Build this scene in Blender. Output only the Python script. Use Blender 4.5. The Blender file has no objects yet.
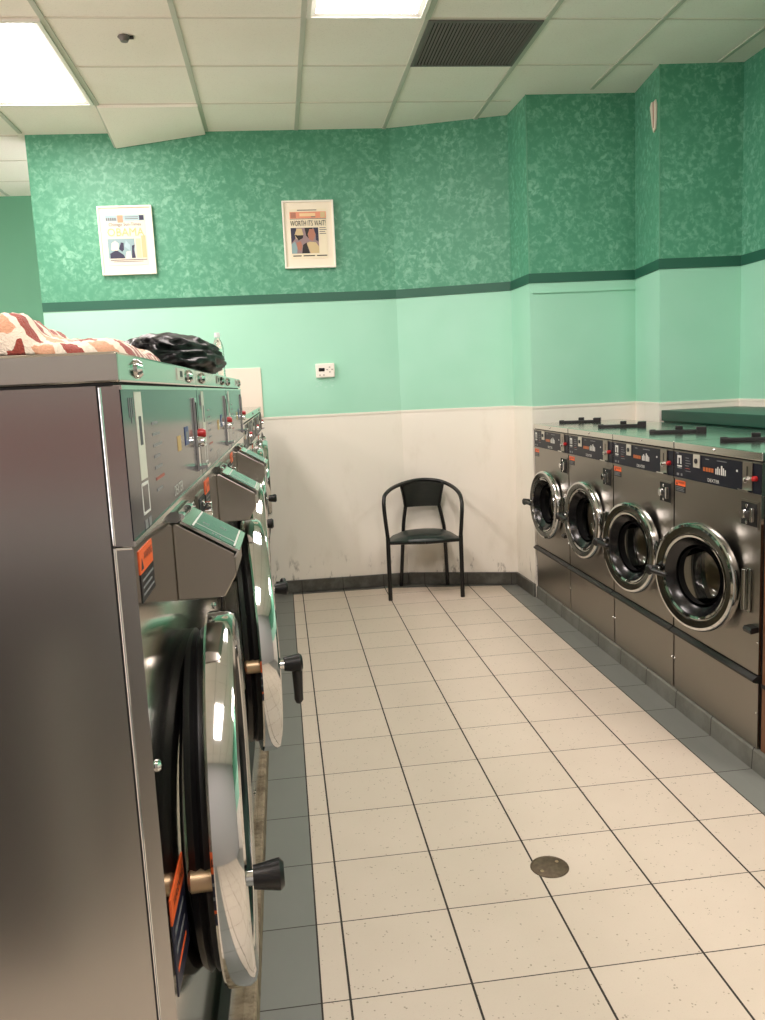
import bpy, bmesh, math, random
from mathutils import Vector, Matrix, noise

C = bpy.context.scene.collection
SC = bpy.context.scene
PI = math.pi
T = 0.3048                       # floor tile, one foot

# ------------------------------------------------------------------ materials
def srgb(r, g, b):
    f = lambda c: (c / 255 / 12.92) if c / 255 <= 0.04045 else ((c / 255 + 0.055) / 1.055) ** 2.4
    return (f(r), f(g), f(b), 1.0)

MATS = {}
def mat(name, col=(0.5, 0.5, 0.5, 1), rough=0.5, metal=0.0, spec=0.5, **kw):
    m = bpy.data.materials.new(name)
    m.use_nodes = True
    b = m.node_tree.nodes['Principled BSDF']
    b.inputs['Base Color'].default_value = col
    b.inputs['Roughness'].default_value = rough
    b.inputs['Metallic'].default_value = metal
    b.inputs['Specular IOR Level'].default_value = spec
    for k, v in kw.items():
        b.inputs[k.replace('_', ' ')].default_value = v
    MATS[name] = m
    return m

class NT:
    """small helper for node graphs"""
    def __init__(s, m):
        s.m = m; s.t = m.node_tree; s.b = s.t.nodes['Principled BSDF']
    def n(s, typ, **kw):
        x = s.t.nodes.new(typ)
        for k, v in kw.items():
            setattr(x, k, v)
        return x
    def l(s, a, b): s.t.links.new(a, b)
    def val(s, sock, v):
        if isinstance(v, (int, float)): sock.default_value = v
        else: s.l(v, sock)
    def math(s, op, a, b=0.0, c=None):
        x = s.n('ShaderNodeMath', operation=op)
        s.val(x.inputs[0], a); s.val(x.inputs[1], b)
        if c is not None: s.val(x.inputs[2], c)
        return x.outputs[0]
    def mix(s, f, a, b):
        x = s.n('ShaderNodeMix', data_type='RGBA')
        s.val(x.inputs[0], f)
        for i, v in ((6, a), (7, b)):
            if isinstance(v, tuple): x.inputs[i].default_value = v
            else: s.l(v, x.inputs[i])
        return x.outputs[2]
    def coord(s, kind='Object'):
        return s.n('ShaderNodeTexCoord').outputs[kind]
    def xyz(s, v):
        x = s.n('ShaderNodeSeparateXYZ'); s.l(v, x.inputs[0]); return x.outputs
    def noise(s, vec, scale, detail=3, rough=0.5, dist=0.0):
        x = s.n('ShaderNodeTexNoise'); x.inputs['Scale'].default_value = scale
        x.inputs['Detail'].default_value = detail; x.inputs['Roughness'].default_value = rough
        x.inputs['Distortion'].default_value = dist
        s.l(vec, x.inputs['Vector']); return x.outputs['Fac']
    def ramp(s, f, a, b):
        x = s.n('ShaderNodeMapRange'); x.interpolation_type = 'SMOOTHSTEP'
        s.val(x.inputs[0], f); x.inputs[1].default_value = a; x.inputs[2].default_value = b
        return x.outputs[0]
    def scale(s, vec, sx, sy, sz):
        x = s.n('ShaderNodeVectorMath', operation='MULTIPLY'); s.l(vec, x.inputs[0])
        x.inputs[1].default_value = (sx, sy, sz); return x.outputs[0]
    def bump(s, h, strength, dist=0.01):
        x = s.n('ShaderNodeBump'); x.inputs['Strength'].default_value = strength
        x.inputs['Distance'].default_value = dist; s.l(h, x.inputs['Height'])
        s.l(x.outputs[0], s.b.inputs['Normal'])

# -- walls: sponge-painted green above, mint between, cream enamel wainscot below
def wall_material():
    m = mat('wall_paint', rough=0.5); k = NT(m)
    co = k.coord(); z = k.xyz(co)[2]
    n1 = k.noise(co, 7.0, 4, 0.6, 0.4)
    n2 = k.noise(co, 27.0, 5, 0.62, 0.5)
    n3 = k.noise(co, 2.2, 2)
    blot = k.math('MULTIPLY', k.ramp(n2, 0.42, 0.68), k.math('ADD', 0.35, k.math('MULTIPLY', k.ramp(n1, 0.35, 0.65), 0.65)))
    up = k.mix(blot, srgb(78, 150, 118), srgb(134, 194, 164))
    up = k.mix(k.math('MULTIPLY', k.ramp(n3, 0.35, 0.7), 0.35), up, srgb(72, 142, 110))
    mint = k.mix(k.ramp(n3, 0.3, 0.7), srgb(160, 216, 189), srgb(167, 220, 195))
    wear = k.noise(k.scale(co, 3.0, 3.0, 1.2), 2.0, 5, 0.65)
    white = k.mix(k.math('MULTIPLY', k.ramp(wear, 0.5, 0.8), 0.5), srgb(242, 236, 223), srgb(222, 214, 197))
    low = k.math('LESS_THAN', z, 0.22)
    scuff = k.ramp(k.noise(k.scale(co, 7, 7, 2.5), 2.0, 5, 0.7), 0.55, 0.7)
    near = k.ramp(z, 0.32, 0.10)
    white = k.mix(k.math('MULTIPLY', scuff, near), white, srgb(120, 112, 98))
    c = k.mix(k.math('GREATER_THAN', z, 1.302), white, mint)
    c = k.mix(k.math('GREATER_THAN', z, 2.13), c, up)
    k.l(c, k.b.inputs['Base Color'])
    r = k.mix(k.math('GREATER_THAN', z, 1.302), (0.32,) * 3 + (1,), (0.5,) * 3 + (1,))
    k.l(r, k.b.inputs['Roughness'])
    return m

def floor_material():
    m = mat('floor_tile', rough=0.35); k = NT(m)
    co = k.coord(); s = k.xyz(co)
    u = k.math('DIVIDE', s[0], T); v = k.math('DIVIDE', s[1], T)
    def line(c, hw):           # distance to the nearest integer < hw
        f = k.math('ABSOLUTE', k.math('SUBTRACT', c, k.math('ROUND', c)))
        return k.math('LESS_THAN', f, hw)
    inx = k.math('MAXIMUM', k.math('MULTIPLY', k.math('GREATER_THAN', u, -0.231), k.math('LESS_THAN', u, 4.745)), k.math('MAXIMUM', k.math('LESS_THAN', u, -3.6), k.math('MULTIPLY', k.math('LESS_THAN', u, -0.75), k.math('LESS_THAN', v, -6.75))))
    l1 = k.math('ADD', k.math('MULTIPLY', s[0], -0.030), 2.944)
    l2 = k.math('ADD', k.math('MULTIPLY', s[0], -0.2325), 3.079)
    back = k.math('MINIMUM', l1, l2)
    inn = k.math('MULTIPLY', inx, k.math('LESS_THAN', s[1], back))
    spk = k.n('ShaderNodeTexVoronoi'); spk.inputs['Scale'].default_value = 88; k.l(co, spk.inputs['Vector'])
    sz = k.noise(co, 40, 1)
    dot = k.math('LESS_THAN', spk.outputs['Distance'], k.math('MULTIPLY', k.ramp(sz, 0.48, 0.66), 0.25))
    cloud = k.noise(co, 5, 4)
    cell = k.n('ShaderNodeTexWhiteNoise', noise_dimensions='2D')
    cv = k.n('ShaderNodeCombineXYZ'); k.l(k.math('FLOOR', u), cv.inputs[0]); k.l(k.math('FLOOR', v), cv.inputs[1])
    k.l(cv.outputs[0], cell.inputs['Vector'])
    cream = k.mix(cloud, srgb(204, 190, 172), srgb(215, 201, 184))
    cream = k.mix(k.math('MULTIPLY', cell.outputs['Value'], 0.25), cream, srgb(196, 183, 165))
    cream = k.mix(k.math('MULTIPLY', dot, 0.62), cream, srgb(128, 112, 90))
    fine = k.ramp(k.noise(co, 260, 2), 0.6, 0.75)
    cream = k.mix(k.math('MULTIPLY', fine, 0.22), cream, srgb(160, 142, 118))
    grey = k.mix(cloud, srgb(116, 118, 112), srgb(126, 128, 121))
    grey = k.mix(k.math('MULTIPLY', cell.outputs['Value'], 0.3), grey, srgb(104, 106, 100))
    # grime near the back wall
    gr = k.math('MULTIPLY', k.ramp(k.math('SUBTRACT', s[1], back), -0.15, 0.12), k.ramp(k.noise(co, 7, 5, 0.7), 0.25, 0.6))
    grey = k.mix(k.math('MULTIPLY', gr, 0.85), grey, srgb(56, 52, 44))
    ylines = line(v, 0.0055)
    xlines = k.math('MULTIPLY', line(u, 0.0100), inx)
    edge = k.math('LESS_THAN', k.math('MINIMUM', k.math('ABSOLUTE', k.math('SUBTRACT', u, -0.231)),
                                      k.math('ABSOLUTE', k.math('SUBTRACT', u, 4.745))), 0.008)
    bl = k.math('LESS_THAN', k.math('ABSOLUTE', k.math('SUBTRACT', s[1], back)), 0.003)
    g = k.math('MAXIMUM', k.math('MAXIMUM', ylines, xlines), k.math('MAXIMUM', edge, k.math('MULTIPLY', bl, inx)))
    c = k.mix(inn, grey, cream)
    c = k.mix(g, c, srgb(48, 42, 36))
    k.l(c, k.b.inputs['Base Color'])
    rr = k.math('ADD', k.math('MULTIPLY', g, 0.4), k.math('ADD', 0.36, k.math('MULTIPLY', cloud, 0.12)))
    k.l(rr, k.b.inputs['Roughness'])
    k.bump(k.math('SUBTRACT', 1.0, g), 0.4, 0.002)
    return m

def cove_material():
    m = mat('cove_tile', rough=0.5); k = NT(m)
    co = k.coord(); s = k.xyz(co)
    v = k.math('DIVIDE', s[1], T)
    f = k.math('ABSOLUTE', k.math('SUBTRACT', v, k.math('ROUND', v)))
    j = k.math('MULTIPLY', k.math('LESS_THAN', f, 0.009), k.math('GREATER_THAN', s[0], 1.577))
    u = k.math('DIVIDE', s[0], T)
    fu = k.math('ABSOLUTE', k.math('SUBTRACT', u, k.math('ROUND', u)))
    j2 = k.math('MULTIPLY', k.math('LESS_THAN', fu, 0.008), k.math('GREATER_THAN', s[1], 2.4))
    n = k.noise(co, 6, 5, 0.7)
    c = k.mix(k.ramp(n, 0.3, 0.75), srgb(120, 122, 114), srgb(96, 96, 88))
    dirt = k.math('MULTIPLY', k.ramp(s[1], 2.2, 2.6), k.ramp(n, 0.3, 0.6))
    c = k.mix(k.math('MULTIPLY', k.ramp(s[1], 2.2, 2.5), 0.55), c, srgb(72, 70, 62))
    c = k.mix(k.math('MULTIPLY', dirt, 0.6), c, srgb(52, 48, 42))
    c = k.mix(k.math('MAXIMUM', j, j2), c, srgb(44, 40, 34))
    k.l(c, k.b.inputs['Base Color'])
    return m

def ceiling_material():
    m = mat('ceiling_tile', rough=0.9); k = NT(m)
    co = k.coord()
    n = k.noise(co, 1.3, 3); f = k.noise(co, 160, 2)
    c = k.mix(k.ramp(n, 0.3, 0.7), srgb(250, 245, 234), srgb(244, 238, 225))
    c = k.mix(k.math('MULTIPLY', k.ramp(f, 0.58, 0.7), 0.15), c, srgb(150, 142, 126))
    k.l(c, k.b.inputs['Base Color'])
    k.bump(f, 0.15, 0.003)
    return m

def steel_material(name, col, rough, stretch=(60, 60, 1.5), amt=0.1, bump=0.02, blotch=0.0):
    m = mat(name, col, rough, 1.0); k = NT(m)
    co = k.coord()
    n = k.noise(k.scale(co, *stretch), 6, 3, 0.6)
    b = k.noise(co, 2.5, 3)
    k.l(k.math('ADD', rough - amt / 2, k.math('ADD', k.math('MULTIPLY', n, amt), k.math('MULTIPLY', b, blotch))), k.b.inputs['Roughness'])
    k.bump(n, bump, 0.002)
    return m

def terry_material():
    m = mat('terry_cloth', rough=1.0); k = NT(m)
    co = k.coord('UV'); s = k.xyz(co)
    w = k.n('ShaderNodeTexNoise'); w.inputs['Scale'].default_value = 1.6; k.l(co, w.inputs['Vector'])
    du = k.math('MULTIPLY', k.math('SUBTRACT', w.outputs['Fac'], 0.5), 0.45)
    u = k.math('ADD', s[0], du); v = k.math('ADD', s[1], du)
    # white lattice dividing brick-red, orange and tan blocks
    fu = k.math('FRACT', u); fv = k.math('FRACT', v)
    lat = k.math('MAXIMUM', k.math('LESS_THAN', fu, 0.36), k.math('LESS_THAN', fv, 0.20))
    cv = k.n('ShaderNodeCombineXYZ'); k.l(k.math('FLOOR', u), cv.inputs[0]); k.l(k.math('FLOOR', v), cv.inputs[1])
    alt = k.math('FLOORED_MODULO', k.math('ADD', k.math('FLOOR', u), k.math('FLOOR', v)), 2.0)
    blk = k.mix(alt, srgb(158, 66, 52), srgb(222, 164, 130))
    c = k.mix(lat, blk, srgb(244, 226, 206))
    k.l(c, k.b.inputs['Base Color'])
    k.b.inputs['Sheen Weight'].default_value = 0.4
    f = k.noise(k.coord(), 420, 3)
    k.bump(f, 0.7, 0.004)
    return m

def plinth_material():
    m = mat('grimy_curb', rough=0.85); k = NT(m)
    co = k.coord(); n = k.noise(co, 14, 6, 0.7); n2 = k.noise(co, 60, 3)
    c = k.mix(k.ramp(n, 0.35, 0.65), srgb(150, 136, 112), srgb(96, 82, 62))
    c = k.mix(k.math('MULTIPLY', k.ramp(n2, 0.55, 0.7), 0.5), c, srgb(70, 58, 44))
    k.l(c, k.b.inputs['Base Color']); k.bump(n2, 0.5, 0.004)
    return m

def bag_material():
    m = mat('black_plastic_film', srgb(9, 9, 10), 0.42, 0, 0.3); k = NT(m)
    n = k.noise(k.scale(k.coord(), 1.0, .7, 1.6), 16, 3, 0.5, 1.0)
    k.bump(n, 0.35, 0.012)
    return m

def wood_material():
    m = mat('brown_laminate', rough=0.5); k = NT(m)
    n = k.noise(k.scale(k.coord(), 12, 12, 0.8), 4, 4, 0.6, 0.5)
    k.l(k.mix(n, srgb(86, 54, 34), srgb(126, 84, 54)), k.b.inputs['Base Color'])
    return m

def drain_material():
    m = mat('drain_metal', rough=0.6, metal=0.6); k = NT(m)
    n = k.noise(k.coord(), 70, 4)
    k.l(k.mix(n, srgb(70, 58, 44), srgb(122, 108, 88)), k.b.inputs['Base Color']); k.bump(n, 0.4, 0.003)
    return m

def mesh_back_material():
    m = mat('woven_black_vinyl', rough=0.5); k = NT(m)
    n = k.noise(k.scale(k.coord(), 1, 1, 12), 14, 3)
    k.l(k.mix(n, srgb(22, 25, 22), srgb(46, 50, 45)), k.b.inputs['Base Color']); k.bump(n, 0.3, 0.003)
    return m

wall_material(); floor_material(); cove_material(); ceiling_material()
terry_material(); plinth_material(); bag_material(); wood_material(); drain_material(); mesh_back_material()
steel_material('steel_front', (0.29, 0.27, 0.24, 1), 0.28, (50, 50, 1.2), 0.10, 0.015, 0.06)
steel_material('steel_polished', (0.60, 0.57, 0.52, 1), 0.09, (60, 60, 1.5), 0.04, 0.004, 0.04)
mat('steel_side', (0.43, 0.42, 0.40, 1), 0.22, 1.0)
steel_material('steel_top', (0.66, 0.66, 0.62, 1), 0.16, (2, 40, 2), 0.06, 0.004, 0.03)
steel_material('soap_steel', (0.35, 0.32, 0.28, 1), 0.27, (60, 60, 1.5), 0.02, 0.002, 0.06)
mat('chrome', (0.66, 0.66, 0.65, 1), 0.07, 1.0)
mat('chrome_dark', (0.24, 0.245, 0.23, 1), 0.14, 1.0)
mat('drum_steel', (0.78, 0.72, 0.60, 1), 0.30, 1.0)
mat('tub_black', srgb(14, 14, 14), 0.5)
mat('rubber', srgb(13, 13, 13), 0.42)
mat('rubber_gloss', srgb(18, 18, 19), 0.2)
mat('black_plastic', srgb(20, 20, 20), 0.38)
mat('trim_black', srgb(26, 25, 23), 0.5)
mat('panel_navy', srgb(22, 26, 38), 0.16, 0, 0.35)
mat('panel_navy_satin', srgb(22, 25, 36), 0.38, 0, 0.18)
mat('print_white', srgb(214, 214, 208), 0.4)
mat('print_grey', srgb(120, 122, 124), 0.4)
mat('print_red', srgb(150, 66, 52), 0.4)
mat('digit_orange', srgb(176, 92, 42), 0.4)
mat('button_red', srgb(180, 28, 30), 0.35)
mat('label_orange', srgb(236, 100, 46), 0.45)
mat('label_black', srgb(28, 28, 32), 0.45)
mat('label_navy', srgb(30, 34, 56), 0.4)
mat('label_blue', srgb(34, 60, 120), 0.4)
mat('label_yellow', srgb(190, 156, 88), 0.4)
mat('label_pale', srgb(205, 205, 192), 0.4)
mat('lid_film', (0.10, 0.20, 0.17, 1), 0.16, 0.85)
mat('key_plate', srgb(196, 192, 178), 0.4, 0.3)
mat('brass', (0.42, 0.31, 0.19, 1), 0.4, 0.8)
mat('gap_black', srgb(8, 8, 8), 0.7)
mat('stripe_green', srgb(34, 92, 72), 0.45)
mat('wainscot_cap', srgb(240, 234, 220), 0.35)
mat('white_board', srgb(238, 226, 208), 0.5)
mat('tee_bar', srgb(196, 196, 182), 0.5)
mat('tee_bar_thin', srgb(218, 211, 196), 0.6)
mat('vent_dark', srgb(104, 98, 94), 0.5)
mat('vent_black', srgb(38, 35, 33), 0.8)
mat('fixture_white', srgb(240, 236, 226), 0.4)
mat('plain_green', srgb(104, 164, 134), 0.55)
mat('plaster', srgb(226, 214, 196), 0.8)
mat('plaster_red', srgb(168, 120, 104), 0.8)
mat('dark_green', srgb(14, 64, 50), 0.35)
mat('frame_white', srgb(238, 232, 218), 0.4)
mat('mat_board', srgb(240, 228, 206), 0.6)
mat('newsprint', srgb(236, 224, 196), 0.7)
for nm, c in dict(ink=(44, 40, 40), ink_grey=(120, 116, 112), sky=(160, 186, 190), peach=(238, 204, 158), faded=(236, 190, 128),
                  salmon=(226, 150, 120), skin=(176, 120, 100), navy=(52, 52, 72), mauve=(150, 128, 128), teal=(140, 166, 168),
                  gold=(206, 184, 140), pale=(222, 214, 196)).items():
    mat('news_' + nm, srgb(*c), 0.7)
mat('mint_lift', srgb(176, 222, 200), 0.7)
mat('device_white', srgb(244, 236, 224), 0.4)
mat('screen_black', srgb(16, 17, 16), 0.2)
mat('device_grey', srgb(168, 160, 150), 0.5)
mat('chair_black', srgb(14, 14, 13), 0.35)
mat('seat_vinyl', srgb(24, 36, 32), 0.38)
mat('rear_blue', srgb(168, 166, 166), 0.6)
mat('rear_red', srgb(140, 92, 92), 0.6)
mat('cabinet_dark', srgb(62, 60, 58), 0.6)
mat('cap_white', srgb(235, 238, 236), 0.4)
mat('water_plastic', srgb(235, 245, 240), 0.06, 0, 0.5, Transmission_Weight=0.95, IOR=1.2)
def thin_glass(name, tint, ior):
    m = mat(name, tint, 0.03); t = m.node_tree; t.nodes.remove(t.nodes['Principled BSDF'])
    fr = t.nodes.new('ShaderNodeFresnel'); fr.inputs['IOR'].default_value = ior
    tr = t.nodes.new('ShaderNodeBsdfTransparent'); tr.inputs['Color'].default_value = tint
    gl = t.nodes.new('ShaderNodeBsdfGlossy'); gl.inputs['Roughness'].default_value = 0.03
    mx = t.nodes.new('ShaderNodeMixShader')
    t.links.new(fr.outputs[0], mx.inputs[0]); t.links.new(tr.outputs[0], mx.inputs[1]); t.links.new(gl.outputs[0], mx.inputs[2])
    t.links.new(mx.outputs[0], t.nodes['Material Output'].inputs['Surface'])
thin_glass('door_glass', (0.93, 0.94, 0.92, 1), 1.4)
e = mat('light_diffuser', srgb(255, 250, 240), 0.5)
e.node_tree.nodes['Principled BSDF'].inputs['Emission Color'].default_value = (1.0, 0.89, 0.86, 1)
e.node_tree.nodes['Principled BSDF'].inputs['Emission Strength'].default_value = 19.0

# ------------------------------------------------------------------ mesh builder
class MB:
    def __init__(s):
        s.v = []; s.f = []; s.mi = []; s.mats = []; s.uv = None
        s.M = Matrix.Identity(4)
    def mid(s, m):
        if m not in s.mats: s.mats.append(m)
        return s.mats.index(m)
    def add(s, verts, faces, m):
        o = len(s.v); i = s.mid(m)
        s.v += [tuple(s.M @ Vector(v)) for v in verts]
        s.f += [tuple(a + o for a in f) for f in faces]; s.mi += [i] * len(faces)
    def box(s, x0, x1, y0, y1, z0, z1, m, skip=()):
        v = [(x, y, z) for x in (x0, x1) for y in (y0, y1) for z in (z0, z1)]
        fs = {'-x': (0, 1, 3, 2), '+x': (4, 6, 7, 5), '-y': (0, 4, 5, 1), '+y': (2, 3, 7, 6), '-z': (0, 2, 6, 4), '+z': (1, 5, 7, 3)}
        s.add(v, [f for k, f in fs.items() if k not in skip], m)
    def prism(s, poly, axis, a, b, m):
        """poly in the two other axes (cyclic order kept), extruded along axis from a to b"""
        def P(p, t):
            if axis == 'x': return (t, p[0], p[1])
            if axis == 'y': return (p[0], t, p[1])
            return (p[0], p[1], t)
        n = len(poly)
        v = [P(p, a) for p in poly] + [P(p, b) for p in poly]
        s.add(v, [tuple(range(n))[::-1], tuple(range(n, 2 * n))] + [(i, (i + 1) % n, n + (i + 1) % n, n + i) for i in range(n)], m)
    def lathe(s, prof, m, cy=0, cz=0, n=64, axis='x', close=False, cx=0):
        """prof: (radius, offset along axis)"""
        v = []
        for r, t in prof:
            for i in range(n):
                a = 2 * PI * i / n
                if axis == 'x': v.append((t + cx, cy + r * math.cos(a), cz + r * math.sin(a)))
                else: v.append((cx + r * math.cos(a), cy + r * math.sin(a), cz + t))
        f = []
        k = len(prof)
        for j in range(k if close else k - 1):
            for i in range(n):
                a, b = j * n + i, j * n + (i + 1) % n
                c, d = ((j + 1) % k) * n + (i + 1) % n, ((j + 1) % k) * n + i
                f.append((a, d, c, b) if axis == 'x' else (a, b, c, d))
        s.add(v, f, m)
    def disc(s, r, t, m, cy=0, cz=0, n=48, axis='x', cx=0):
        if axis == 'x': v = [(t + cx, cy + r * math.cos(2 * PI * i / n), cz + r * math.sin(2 * PI * i / n)) for i in range(n)]
        else: v = [(cx + r * math.cos(2 * PI * i / n), cy + r * math.sin(2 * PI * i / n), cz + t) for i in range(n)]
        s.add(v, [tuple(range(n))], m)
    def cyl(s, p0, p1, r0, r1, m, n=16):
        p0, p1 = Vector(p0), Vector(p1); d = (p1 - p0).normalized()
        a = d.orthogonal().normalized(); b = d.cross(a)
        v = []
        for p, r in ((p0, r0), (p1, r1)):
            v += [tuple(p + (a * math.cos(2 * PI * i / n) + b * math.sin(2 * PI * i / n)) * r) for i in range(n)]
        s.add(v, [(i, (i + 1) % n, n + (i + 1) % n, n + i) for i in range(n)] + [tuple(range(n))[::-1], tuple(range(n, 2 * n))], m)
    def tube(s, pts, r, m, n=12, flat=1.0):
        pts = [Vector(p) for p in pts]; v = []; k = len(pts)
        t0 = (pts[1] - pts[0]).normalized(); a = t0.orthogonal().normalized()
        for i, p in enumerate(pts):
            t = (pts[min(i + 1, k - 1)] - pts[max(i - 1, 0)]).normalized()
            a = (a - t * a.dot(t)).normalized(); b = t.cross(a)
            rr = r[i] if isinstance(r, (list, tuple)) else r
            v += [tuple(p + (a * math.cos(2 * PI * j / n) + b * math.sin(2 * PI * j / n) * flat) * rr) for j in range(n)]
        f = [(i * n + j, i * n + (j + 1) % n, (i + 1) * n + (j + 1) % n, (i + 1) * n + j) for i in range(k - 1) for j in range(n)]
        s.add(v, f + [tuple(range(n))[::-1], tuple(range((k - 1) * n, k * n))], m)
    def quad(s, p, m): s.add(p, [tuple(range(len(p)))], m)
    def text(s, body, size, M, m, align='CENTER', width=None):
        cu = bpy.data.curves.new('glyphs', 'FONT'); cu.body = body; cu.size = size
        cu.align_x = align; cu.align_y = 'CENTER'; cu.resolution_u = 2
        ob = bpy.data.objects.new('glyphs', cu); C.objects.link(ob)
        dg = bpy.context.evaluated_depsgraph_get()
        me = bpy.data.meshes.new_from_object(ob.evaluated_get(dg))
        sx = 1.0
        if width and len(me.vertices):
            xs = [v.co.x for v in me.vertices]; sx = width / max(1e-6, max(xs) - min(xs))
        s.add([tuple(M @ Vector((v.co.x * sx, v.co.y, 0))) for v in me.vertices], [tuple(p.vertices) for p in me.polygons], m)
        bpy.data.objects.remove(ob); bpy.data.meshes.remove(me); bpy.data.curves.remove(cu)
    def build(s, name, parent=None, bevel=0.0, smooth=35, loc=None, rotz=0.0, seg=2):
        me = bpy.data.meshes.new(name)
        me.from_pydata(s.v, [], s.f)
        for m in s.mats: me.materials.append(MATS[m])
        me.polygons.foreach_set('material_index', s.mi)
        if s.uv:
            ul = me.uv_layers.new(name='UVMap')
            for lp in me.loops: ul.data[lp.index].uv = s.uv[lp.vertex_index]
        me.validate(); me.update()
        if smooth:
            me.polygons.foreach_set('use_smooth', [True] * len(me.polygons))
            me.set_sharp_from_angle(angle=math.radians(smooth))
        o = bpy.data.objects.new(name, me); C.objects.link(o)
        if parent: o.parent = parent
        if loc: o.location = loc
        o.rotation_euler.z = rotz
        if bevel:
            b = o.modifiers.new('soft_edges', 'BEVEL'); b.width = bevel; b.segments = seg; b.limit_method = 'ANGLE'; b.angle_limit = math.radians(50)
        return o

def face_text(x):          # matrix: text in the local y/z plane at offset x, seen from +x
    def f(y, z): return Matrix(((0, 0, 1, x), (1, 0, 0, y), (0, 1, 0, z), (0, 0, 0, 1)))
    return f

def empty(name, loc=(0, 0, 0), rotz=0.0):
    o = bpy.data.objects.new(name, None); C.objects.link(o)
    o.location = loc; o.rotation_euler.z = rotz; o.empty_display_size = 0.1
    return o
def tag(o, label, cat, group=None):
    o['label'] = label; o['category'] = cat
    if group: o['group'] = group
    return o
def struct(o): o['kind'] = 'structure'; return o
def spline(pts, n=8):
    pts = [Vector(p) for p in pts]; P = [pts[0] * 2 - pts[1]] + pts + [pts[-1] * 2 - pts[-2]]; out = []
    for i in range(1, len(P) - 2):
        for j in range(n):
            t = j / n
            out.append(0.5 * ((2 * P[i]) + (P[i + 1] - P[i - 1]) * t + (2 * P[i - 1] - 5 * P[i] + 4 * P[i + 1] - P[i + 2]) * t * t
                              + (-P[i - 1] + 3 * P[i] - 3 * P[i + 1] + P[i + 2]) * t ** 3))
    return out + [pts[-1]]

# ------------------------------------------------------------------ setting
ZC = 3.26
P = [(-1.655, 3.05), (0.80, 3.0), (1.575, 2.745), (1.588, 2.352), (2.30, 2.332), (2.245, 1.86), (2.75, 1.83), (2.74, -4.6)]

b = MB(); b.box(-6.0, 2.9, -4.75, 5.0, -0.1, 0.0, 'floor_tile'); struct(b.build('floor', smooth=0))
b = MB(); b.box(-6.0, 2.9, -4.75, 5.0, ZC, ZC + 0.1, 'ceiling_tile'); struct(b.build('ceiling', smooth=0))

def wall_run(name, pts, outer, m='wall_paint'):
    """pts: visible line on plan, outer: points closing the wall's thickness"""
    b = MB(); b.prism(list(pts) + list(outer), 'z', 0.0, ZC, m)
    return struct(b.build(name, smooth=0))
wall_run('wall_back', P[0:3], [(1.60, 2.95), (0.83, 3.2), (-1.655, 3.25)])
wall_run('wall_right_corner', P[2:5], [(2.30, 2.75)])
wall_run('wall_right_step', P[4:7], [(2.9, 1.83), (2.9, 2.333)])
wall_run('wall_right', P[6:8], [(2.9, -4.6), (2.9, 1.83)])
wall_run('wall_left', [(-5.9, 4.77), (-1.2, 4.77)], [(-1.2, 4.9), (-5.9, 4.9)], 'plain_green')
b = MB()      # unseen shop-front opening added far left to let daylight in: sill, head and mullions
b.box(-6.0, -5.9, -4.6, 4.9, 0, 0.35, 'fixture_white'); b.box(-6.0, -5.9, -4.6, 4.9, 2.95, ZC, 'fixture_white')
b.box(-6.0, -5.9, 1.6, 4.9, 0.0, ZC, 'plain_green')
for i in range(4): b.box(-5.99, -5.91, -4.6 + i * 1.88, -4.52 + i * 1.88, 0.35, 2.95, 'fixture_white')
struct(b.build('added_window_1', smooth=0))
b = MB(); b.box(-5.9, 2.8, -4.75, -4.62, 0, ZC, 'rear_blue'); b.box(-5.9, -.35, -4.62, -4.61, 1.15, 1.50, 'rear_red'); struct(b.build('wall_rear', smooth=0))

def offset_strip(pts, d, z0, z1, m, name, bevel=0.0):
    """a strip running along the wall line, standing d proud of it"""
    V = [Vector(p) for p in pts]; n = len(V); off = []
    for i, p in enumerate(V):
        ds = []
        if i > 0: ds.append((V[i] - V[i - 1]).normalized())
        if i < n - 1: ds.append((V[i + 1] - V[i]).normalized())
        ns = [Vector((q.y, -q.x)) for q in ds]           # right-hand side of travel = into the room
        if len(ns) == 2:
            k = ns[0] + ns[1]; k = k / max(0.2, (1 + ns[0].dot(ns[1])))
        else: k = ns[0]
        off.append(p + k * d)
    b = MB()
    for i in range(n - 1):
        q = [V[i], off[i], off[i + 1], V[i + 1]]
        b.prism([tuple(x) for x in q], 'z', z0, z1, m)
    return struct(b.build(name, smooth=0, bevel=bevel))
offset_strip(P, 0.006, 2.101, 2.162, 'stripe_green', 'trim_1')
offset_strip(P[:7] + [(2.742, -3.5)], 0.004, 1.288, 1.304, 'wainscot_cap', 'trim_2')
# mint lath under the stripe between the two wall corners
q0, q1 = Vector(P[3]), Vector(P[4])
offset_strip([q0 + (q1 - q0) * 0.02, q0 + (q1 - q0) * 0.985], 0.012, 2.035, 2.046, 'wall_paint', 'trim_3')
offset_strip([(-0.19, 3.02), P[1], P[2], (1.5885, 2.352)], 0.016, 0.0, 0.092, 'cove_tile', 'baseboard_back', 0.004)
b = MB(); b.prism([(1.588, 0.0), (1.70, 0.0), (1.70, 0.086), (1.600, 0.086), (1.592, 0.074)], 'y', 2.345, -2.6, 'cove_tile')
struct(b.build('baseboard_right', smooth=0))
# rough mortar curb under the left-hand row
b = MB(); b.prism([(-1.05, -2.05), (-0.222, -2.05), (-0.208, 2.90), (-1.05, 2.90)], 'z', 0.0, 0.09, 'grimy_curb')
struct(b.build('trim_4', smooth=0, bevel=0.006))

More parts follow.
